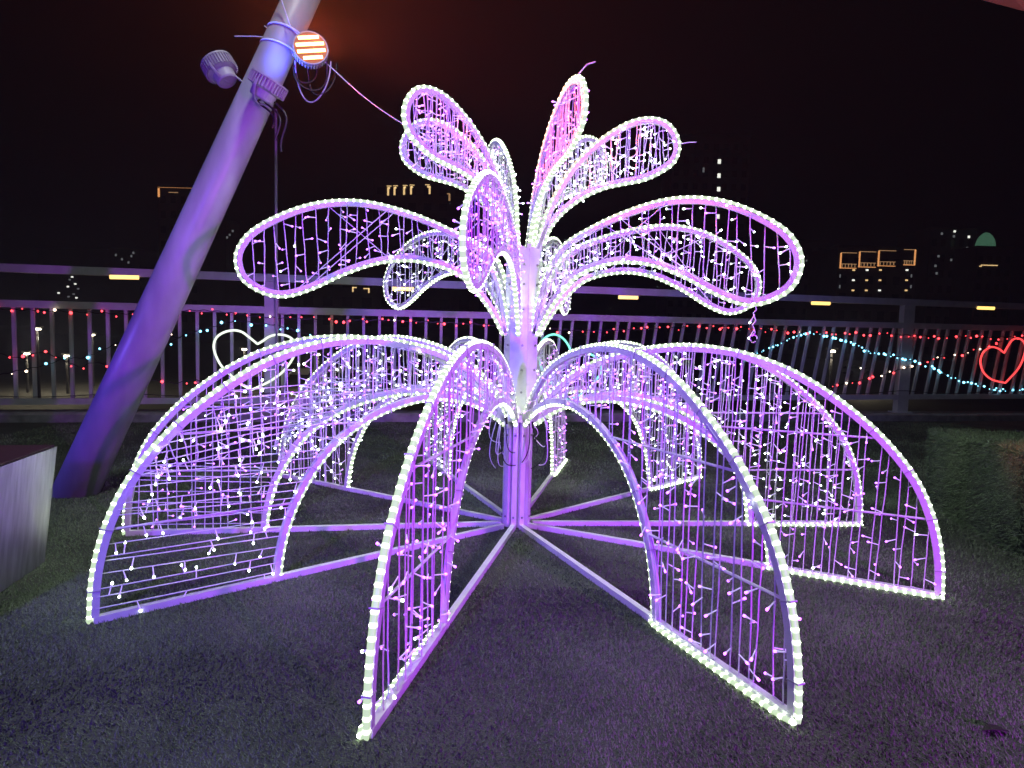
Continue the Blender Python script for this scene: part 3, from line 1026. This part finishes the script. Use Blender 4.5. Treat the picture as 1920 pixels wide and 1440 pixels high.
# ------------------------------------------------------------------ metal planter box at the left edge
M_METAL = pbr("brushed_steel_sheet", (0.62, 0.62, 0.66), 0.34, 1.0, 0.25, 5, 0.25, 7, stretch=(6.0, 6.0, 0.35))
_p = M_METAL.node_tree.nodes["Principled BSDF"]; _p.inputs["Coat Weight"].default_value = 0.6; _p.inputs["Coat Roughness"].default_value = 0.22; _p.inputs["Anisotropic"].default_value = 0.85; _p.inputs["Anisotropic Rotation"].default_value = 0.25
M_LID = pbr("dark_red_top", (0.045, 0.014, 0.018), 0.6, 0, 0.2, 20)
q_br = on_z(84, 1055); q_bl = on_z(0, 1113)
fd = (q_bl - q_br); fd.z = 0; fd.normalize()                # along the face, towards the camera
left = Vector((fd.y, -fd.x, 0))
if left.x > 0: left = -left
planter = empty("metal_bench_box", q_br)
tag(planter, "tapered brushed metal box with a dark red top reflecting violet lights at the lawn edge", "planter box")
HT = 0.70
tpr = at_depth(108, 836, (q_br - CAM).dot(FWD)); HT = tpr.z
flare = 0.075
L_, Wd = 1.6, 1.5
c0 = [q_br, q_br + fd * L_, q_br + fd * L_ + left * Wd, q_br + left * Wd]
c1 = [q_br - left * flare - fd * 0.02, q_br + fd * (L_ + .02) - left * flare, q_br + fd * (L_ + .02) + left * (Wd + flare), q_br + left * (Wd + flare) - fd * 0.02]
m = MB()
bt_ = [Vector((q.x, q.y, 0.004)) - q_br for q in c0]; tt_ = [Vector((q.x, q.y, HT)) - q_br for q in c1]
ny = 8
for i in range(4):
    j = (i + 1) % 4
    m.add([bt_[i], bt_[j], tt_[j], tt_[i]], [(0, 1, 2, 3)])
m.build("side_panel", M_METAL, planter)
m = MB(); cen = sum(tt_, Vector()) / 4
ins = [q.lerp(cen, 0.012) for q in tt_]
m.add(ins + [q + Vector((0, 0, .012)) for q in ins], [(0, 1, 5, 4), (1, 2, 6, 5), (2, 3, 7, 6), (3, 0, 4, 7), (4, 5, 6, 7)])
m.build("lid", M_LID, planter)

# ------------------------------------------------------------------ blocks covered in artificial grass on the right
M_TURFBLK = lawn_material("turf_cover", (0.05, 0.07, 0.04), (0.12, 0.15, 0.09))
M_COVER = lawn_material("turf_cover_blade", (0.12, 0.18, 0.10), (0.22, 0.29, 0.17))


def turf_block(x0, y0, sx, sy, h, rz, label):
    f = empty("turf_block", (x0, y0, 0), rz); tag(f, label, "turf block", "artificial grass blocks on the lawn")
    bmv = []
    import bmesh
    bm = bmesh.new()
    bmesh.ops.create_cube(bm, size=1.0)
    bmesh.ops.scale(bm, vec=(sx, sy, h), verts=bm.verts)
    bmesh.ops.translate(bm, vec=(sx / 2, sy / 2, h / 2), verts=bm.verts)
    bmesh.ops.bevel(bm, geom=bm.edges[:], offset=0.05, segments=4, affect='EDGES')
    me = bpy.data.meshes.new("core"); bm.to_mesh(me); bm.free()
    me.materials.append(M_TURFBLK)
    for p_ in me.polygons: p_.use_smooth = True
    link("core", me, f)
    # blades of the turf cover
    n = 16000
    v = np.zeros((n, 3, 3))
    fa = rng.integers(0, 4, n)
    U, V = rng.uniform(0.0, 1, n), rng.uniform(0.0, 1, n)
    base = np.zeros((n, 3)); nor = np.zeros((n, 3))
    e = 0.012
    for k, (b_, nn_) in enumerate(((lambda u, w: np.stack([u * 0 + e, u * sy, w * h], 1), (-1, 0, 0)), (lambda u, w: np.stack([u * sx, u * 0 + e, w * h], 1), (0, -1, 0)),
                                 (lambda u, w: np.stack([u * sx, w * sy, u * 0 + h - e], 1), (0, 0, 1)), (lambda u, w: np.stack([u * 0 + e, u * sy, w * h], 1), (-1, 0, 0)))):
        s_ = fa == k
        base[s_] = b_(U[s_], V[s_]); nor[s_] = nn_
    base = np.clip(base, [0.018] * 3, [sx - .018, sy - .018, h - .018])
    d = nor + rng.normal(0, 0.6, (n, 3)); d[:, 2] -= 0.25; d /= np.linalg.norm(d, axis=1, keepdims=True)
    w = np.cross(d, rng.normal(0, 1, (n, 3))); w /= np.linalg.norm(w, axis=1, keepdims=True)
    v[:, 0] = base - w * 0.004; v[:, 1] = base + w * 0.004; v[:, 2] = base + d * rng.uniform(0.025, 0.06, (n, 1))
    me = bpy.data.meshes.new("grass_cover")
    me.from_pydata(v.reshape(-1, 3).tolist(), [], [(3 * i, 3 * i + 1, 3 * i + 2) for i in range(n)])
    me.materials.append(M_COVER)
    tag(link("grass_cover", me, f), kind="stuff")


tA, tS, tB = on_z(1731, 940), on_z(1801, 986), on_z(1887, 1010)
zc = at_depth(1741, 800, (tA - CAM).dot(FWD)).z
d1 = (tA - tS); l1 = d1.length; d1.normalize()
turf_block(tS.x + d1.x * 0.015, tS.y + d1.y * 0.015, 0.95, l1 - 0.02, zc, math.atan2(d1.y, d1.x) - PI / 2, "farther artificial grass block nearer the railing")
zc2 = at_depth(1811, 815, (tS - CAM).dot(FWD)).z
d2 = (tS - tB); l2 = 0.72; d2 = (d1 * 0.85 + d2.normalized() * 0.15).normalized()
turf_block(tS.x - d2.x * l2, tS.y - d2.y * l2, 0.95, l2, zc2, math.atan2(d2.y, d2.x) - PI / 2, "nearer artificial grass block cut by the picture edge")

# dry leaf lying on the lawn
lp = on_z(1862, 1374)
m = MB()
m.add([(-.05, -.012, .012), (-.02, .015, .022), (.02, .018, .018), (.055, -.006, .008), (.02, -.02, .02), (-.02, -.024, .024)], [(0, 1, 5), (1, 2, 4, 5), (2, 3, 4)])
o = m.build("dry_leaf", pbr("dry_leaf", (0.02, 0.015, 0.012), 0.7), loc=lp)
o.modifiers.new("s", 'SOLIDIFY').thickness = 0.003
tag(o, "small dark dry leaf lying on the lawn in the front right", "leaf")

# canopy edge overhead at the upper right
m = MB()
c_a = at_depth(1810, -8, 5.2); c_b = at_depth(1925, 22, 4.6); c_d = at_depth(2200, 92, 3.6)
c_e = at_depth(2200, -160, 3.6); c_f = at_depth(1770, -140, 5.2)
pl = [c_a, c_b, c_d, c_e, c_f]
m.add([q for q in pl] + [q + Vector((0, 0, 0.06)) for q in pl], [(0, 1, 2, 3, 4), (9, 8, 7, 6, 5)] + [(i, i + 5, (i + 1) % 5 + 5, (i + 1) % 5) for i in range(5)])
tag(m.build("canopy", pbr("canopy_sheet", (0.04, 0.04, 0.06), 0.6, 0, 0.2, 3)), "pale canopy edge jutting in overhead at the upper right corner", "canopy")

# ------------------------------------------------------------------ the town beyond
M_BLD = pbr("dark_facade", (0.10, 0.10, 0.13), 0.8, 0, 0.2, 0.2)
M_BLD2 = pbr("pale_facade", (0.22, 0.22, 0.25), 0.8, 0, 0.2, 0.2)
M_WIN_W = glow("lit_window_white", (0.95, 0.97, 0.85), 1.6)
M_WIN_A = glow("lit_window_amber", (1.0, 0.66, 0.28), 1.2)
M_WIN_D = glow("dim_window", (0.75, 0.8, 0.85), 0.18)
M_TRIM = glow("orange_light_trim", (1.0, 0.42, 0.14), 1.0)
M_TRIM_D = glow("warm_light_trim_dim", (1.0, 0.55, 0.25), 0.45)
M_GREEN = glow("green_lit_dome", (0.16, 0.42, 0.26), 0.30, (0.3, 0.4, 0.3))  # dome surface given its own glow in place of floodlighting
M_GLASS = pbr("dark_window_glass", (0.02, 0.02, 0.03), 0.1)


def building(name, x0, x1, ytop, dist, label, mat=M_BLD, depth=18.0):
    """block whose front stands at dist; image columns give its width, ytop its roof"""
    A = at_depth(x0, ytop, dist); B = at_depth(x1, ytop, dist)
    f = empty(name, (A.x, A.y, -3.6)); tag(f, label, "building")
    f.rotation_euler.z = math.atan2(B.y - A.y, B.x - A.x)
    w = (Vector((B.x, B.y)) - Vector((A.x, A.y))).length
    h = (A.z + B.z) / 2 + 3.6
    m = MB(); m.box((w / 2, depth / 2, h / 2), (w, depth, h)); m.build("wall", mat, f)
    m = MB()
    m.box((w / 2, depth / 2, h + 0.35), (w + 0.5, depth + 0.5, 0.7)); m.build("parapet", mat, f)
    f["_w"] = w
    f["_h"] = h
    return f, A, w, h


def patch(f, A, px0, py0, px1, py1, dist, mat, name="window", proud=0.12):
    """a lit piece on the front of a building, from its image box"""
    P0 = at_depth(px0, py0, dist); P1 = at_depth(px1, py1, dist)
    Rm = Matrix.Rotation(-f.rotation_euler.z, 3, 'Z')
    a = Rm @ (P0 - f.location); b = Rm @ (P1 - f.location)
    x0, x1 = sorted((a.x, b.x)); z0, z1 = sorted((a.z, b.z))
    m = MB(); m.box(((x0 + x1) / 2, -proud / 2 - 0.01, (z0 + z1) / 2), (max(.15, x1 - x0), proud, max(.15, z1 - z0)))
    return m.build(name, mat, f)


def dark_grid(f, w, h, nx, nz, mat=M_GLASS):
    me = MB(); me.box((0, 0, 0), (w / nx * 0.5, 0.12, h / nz * 0.45)); me = me.mesh("window", mat)
    for i in range(nx):
        for j in range(nz):
            link("window", me, f, (w * (i + .5) / nx, -0.03, h * (j + .6) / (nz + .4)))


# left block with an orange lit cornice
D1 = 190
f, A, w, h = building("office_building", 296, 372, 352, D1, "dark block behind the leaning pole with an orange lit cornice")
dark_grid(f, w, h, 4, 10)
patch(f, A, 296, 350, 362, 353, D1, M_TRIM, "cornice_light"); patch(f, A, 296, 353, 299, 369, D1, M_TRIM, "cornice_light")
patch(f, A, 316, 360, 334, 361.5, D1, M_TRIM_D, "cornice_light")
# centre block with lit arches
D2 = 230
f, A, w, h = building("arcade_building", 700, 905, 338, D2, "dark tower with a row of amber lit arches below its roof")
for i, x in enumerate((725, 737, 755, 768, 797)):
    dirn = -1 if i == 4 else 1
    y = 348 - i * 0.6
    patch(f, A, x, y, x + 9, y + 1.4, D2, M_WIN_A, "arch_light")
    xs = x if dirn > 0 else x + 6
    patch(f, A, xs + 1, y + 3, xs + 4, y + 18, D2, M_WIN_A, "arch_light")
    patch(f, A, xs + (3 if dirn > 0 else -2), y + 2.4, xs + (6 if dirn > 0 else 1), y + 6, D2, M_WIN_A, "arch_light")
patch(f, A, 841, 363, 844, 376, D2, M_TRIM_D, "arch_light"); patch(f, A, 838, 362, 843, 364, D2, M_TRIM_D, "arch_light")
dark_grid(f, w, h, 7, 11)
# low block, bracket shaped light seen under the top rail
D3 = 150
f, A, w, h = building("low_building", 560, 1000, 505, D3, "low dark building seen between the rails behind the left petals")
for (a_, b_, c_, d_) in ((660, 538, 668, 540), (660, 538, 662, 547), (681, 540, 692, 542), (690, 540, 692, 549)):
    patch(f, A, a_, b_, c_, d_, D3, M_WIN_A, "trim_light")
dark_grid(f, w, h, 12, 4)
# tall tower with a column of white windows
D4 = 260
f, A, w, h = building("glass_tower", 1262, 1408, 255, D4, "tall dark tower with one column of white lit windows", M_BLD2)
dark_grid(f, w, h, 8, 16)
for y in (302, 328, 353, 378, 404): patch(f, A, 1347, y - 4, 1352.5, y + 4, D4, M_WIN_W)
patch(f, A, 1319, 313, 1322, 322, D4, M_WIN_D)
# slim block right of the tower
f, A, w, h = building("slab_building", 1440, 1552, 452, 240, "plain dark slab between the tower and the lit hotel")
dark_grid(f, w, h, 5, 9)
for x, y in ((1512, 487), (1561 - 15, 482), (1505, 500)): patch(f, A, x, y, x + 2.5, y + 3, 240, M_WIN_D)
# hotel with lit frames
D5 = 180
f, A, w, h = building("hotel_building", 1572, 1722, 466, D5, "low hotel block outlined by orange lit balcony frames")
for k, (x0, x1, y0, sl) in enumerate(((1577, 1607, 474, -2), (1612, 1643, 472, -2), (1648, 1680, 470, -2), (1695, 1716, 468, 4))):
    patch(f, A, x0, y0 - 0.8, x1, y0 + 0.8, D5, M_TRIM_D, "frame_light")
    xv = x0 if k < 3 else x1
    patch(f, A, xv - 1, y0, xv + 1, y0 + 29, D5, M_TRIM, "frame_light")
    patch(f, A, x0, y0 + 27.5, x1, y0 + 29.5, D5, M_TRIM, "frame_light")
    patch(f, A, x0, y0 + 20.5, x1, y0 + 21.3, D5, M_TRIM_D, "balcony_rail")  # rail and balusters glow themselves, standing in for lamplight on them
    for q in range(5):
        xx = x0 + (x1 - x0) * (q + .5) / 5
        patch(f, A, xx - .5, y0 + 21.5, xx + .5, y0 + 27, D5, M_TRIM_D, "baluster")
for x in (1602, 1627, 1652, 1702):
    for y in (506, 525, 544): patch(f, A, x - 2, y - 1.3, x + 2.5, y + 1.5, D5, M_WIN_A if (x + y) % 3 else M_WIN_W)
for x in (1577, 1711):
    for y in (517, 537): patch(f, A, x - 1, y - 3, x + 1, y + 3, D5, M_WIN_D)
dark_grid(f, w, h, 6, 6)
# block with scattered windows
D6 = 210
f, A, w, h = building("apartment_building", 1745, 1830, 432, D6, "narrow apartment block with scattered pale windows beside the dome", M_BLD)
dark_grid(f, w, h, 5, 8)
for x, y, mt in ((1790, 433.5, M_WIN_W), (1766, 438, M_WIN_D), (1789, 443, M_WIN_D), (1817, 444, M_WIN_W), (1815, 465, M_WIN_D), (1762, 480, M_WIN_D), (1786, 487, M_WIN_D), (1814, 506, M_WIN_D), (1814, 517, M_WIN_D), (1813, 527, M_WIN_D), (1812, 536, M_WIN_D), (1757, 498, M_WIN_D), (1760, 512, M_WIN_D)):
    patch(f, A, x - 1.8, y - 2.2, x + 1.8, y + 2.2, D6, mt)
# domed building
D7 = 200
f, A, w, h = building("domed_building", 1832, 1900, 466, D7, "dark building crowned by a green lit dome")
m = MB()
rr = w * 0.24
m.lathe([(rr, 0), (rr * 0.98, rr * .35), (rr * .86, rr * .85), (rr * .62, rr * 1.3), (rr * .3, rr * 1.6), (0.01, rr * 1.7)], 20)
m.build("dome", M_GREEN, f, True, loc=(w * 0.385, 2.6, h + 0.7))
patch(f, A, 1838, 498, 1842, 500, D7, M_WIN_A, "ledge_light"); patch(f, A, 1841, 496, 1872, 498.3, D7, M_WIN_A, "ledge_light")
dark_grid(f, w, h, 4, 8)
# far left tower
D8 = 260
f, A, w, h = building("residential_tower", 70, 205, 470, D8, "dark residential tower with small lit windows left of the leaning pole")
for x, y in ((133, 519), (138, 532), (124, 537), (124, 556), (139, 558), (106, 549), (134, 551), (128, 524), (143, 541)): patch(f, A, x - 2, y - 1.4, x + 2, y + 1.4, D8, M_WIN_D if (x * y) % 3 else M_WIN_W)
for x, y in ((217, 478), (245, 480)): pass
f, A, w, h = building("tower_block", 205, 262, 470, 240, "tower block half hidden by the leaning pole with a few dim windows")
for x, y in ((217, 478), (228, 486), (246, 480), (250, 474), (240, 492)): patch(f, A, x - 1.6, y - 2, x + 1.6, y + 2, 240, M_WIN_D)
f, A, w, h = building("distant_block", 372, 450, 418, 230, "dark distant block between the leaning pole and the left petal")
for x, y in ((436, 433), (425, 445), (386, 497), (430, 440)): patch(f, A, x - 1.5, y - 2, x + 1.5, y + 2, 230, M_WIN_D)
patch(f, A, 384, 495, 387, 498, 230, glow("red_beacon", (1, .1, .1), 1.0), "beacon")


# street lamps, each with a real light
def street_lamp(px, py, d, label, power=900, two=False):
    hd = at_depth(px, py, d)
    f = empty("street_lamp", (hd.x, hd.y, -3.6)); tag(f, label, "street lamp", "street lamps below the terrace")
    H = hd.z + 3.6
    m = MB(); m.tube([(0, 0, 0), (0, 0, H)], [0.09, 0.06], 8); m.build("post", M_DARK, f)
    m = MB(); m.box((0, 0, H), (0.9 if two else 0.55, 0.3, 0.12)); m.build("lamp_head", M_LAMPBODY, f)
    m = MB(); m.lathe([(0.001, H - .07), (.16, H - .07), (.2, H - .16), (0.001, H - .2)], 10); m.build("lens", M_STREET, f)
    l = bpy.data.lights.new("street_lamp_light", 'POINT'); l.energy = power; l.color = (1.0, 0.86, 0.55); l.shadow_soft_size = 0.2
    o = bpy.data.objects.new("street_lamp_light", l); COL.objects.link(o); o.location = (hd.x, hd.y, hd.z - 0.5)


M_STREET = glow("street_lamp_lens", (1.0, 0.90, 0.66), 9.0)
street_lamp(70, 613, 40, "pale street lamp seen between the first bars at the far left", 500)
street_lamp(50, 660, 46, "bright low street lamp between the bars at the left edge", 250)
street_lamp(125, 664, 46, "bright low street lamp just left of the leaning pole", 250)
street_lamp(173, 625, 52, "small street lamp close to the left side of the leaning pole", 300)
street_lamp(458, 652, 48, "street lamp shining inside the white neon heart", 500)
street_lamp(596, 662, 52, "street lamp behind the left arches over the parked cars", 700)
street_lamp(1560, 654, 36, "tall slim street lamp between the bars right of the sculpture", 400)
street_lamp(1617, 688, 60, "small street lamp seen low between the bars left of the right post", 250)


# parked cars
def car(px, py, d, col, rz, label):
    g = on_z(px, py, -3.6) if d is None else at_depth(px, py, d)
    f = empty("parked_car", (g.x, g.y, -3.6), rz); tag(f, label, "car", "cars parked on the street below")
    mt = pbr("car_paint", col, 0.25, 0.2)
    prof = [(-2.15, .35), (-2.15, .78), (-1.9, .92), (-1.1, .98), (1.0, .98), (1.95, .82), (2.15, .62), (2.15, .35)]
    m = MB()
    n = len(prof)
    m.add([(x, -.85, z) for x, z in prof] + [(x, .85, z) for x, z in prof], [tuple(range(n))[::-1], tuple(range(n, 2 * n))] + [(i, (i + 1) % n, n + (i + 1) % n, n + i) for i in range(n)])
    m.build("body", mt, f)
    cb = [(-1.75, .97), (-1.15, 1.42), (.25, 1.45), (1.05, .97)]
    m = MB(); n = 4
    m.add([(x, -.80 + (.14 if z > 1 else 0), z) for x, z in cb] + [(x, .80 - (.14 if z > 1 else 0), z) for x, z in cb], [(3, 2, 1, 0), (4, 5, 6, 7)] + [(i, i + 1, n + i + 1, n + i) for i in range(3)])
    m.build("cabin", M_GLASS, f)
    m = MB(); m.box((-.45, 0, 1.452), (1.35, 1.28, .04)); m.build("roof", mt, f)
    for sx in (-1.35, 1.35):
        for sy in (-.82, .82):
            m = MB(); m.lathe([(.001, -.1), (.32, -.1), (.32, .1), (.001, .1)], 12); m.build("wheel", M_BLACK, f, loc=(sx, sy, .32), rot=(PI / 2, 0, 0))
    for sy in (-.6, .6):
        m = MB(); m.box((2.15, sy, .66), (.06, .32, .14)); m.build("headlight", M_WIN_D, f)


for args in ((500, 712, None, (0.35, 0.30, 0.15), 0.25, "tan parked car just right of the white heart"), (560, 708, None, (0.4, 0.4, 0.38), 0.2, "grey parked car behind the inner left arches"),
             (625, 704, None, (0.55, 0.55, 0.5), 0.15, "silver parked car under the left arch crests"), (690, 703, None, (0.5, 0.48, 0.40), 0.1, "pale gold parked car seen through the fairy lights"),
             (756, 702, None, (0.45, 0.45, 0.45), 0.1, "light grey parked car nearest the front left arch"), (1605, 702, None, (0.3, 0.3, 0.3), 0.1, "dark grey parked car between the bars at the right")):
    car(*args)

# ------------------------------------------------------------------ thin haze volume added to stand in for lamp bloom
def haze():
    m = bpy.data.materials.new("bloom_haze"); m.use_nodes = True
    nt = m.node_tree
    nt.nodes.remove(nt.nodes["Principled BSDF"])
    v = nt.nodes.new("ShaderNodeVolumePrincipled")
    v.inputs["Color"].default_value = (0.58, 0.66, 1.0, 1)
    v.inputs["Density"].default_value = 0.0015
    v.inputs["Anisotropy"].default_value = 0.4
    nt.links.new(v.outputs[0], nt.nodes["Material Output"].inputs["Volume"])
    b = MB(); b.box((0, 480, 45), (1010, 1000, 100))
    tag(b.build("haze", m), kind="stuff")


haze()
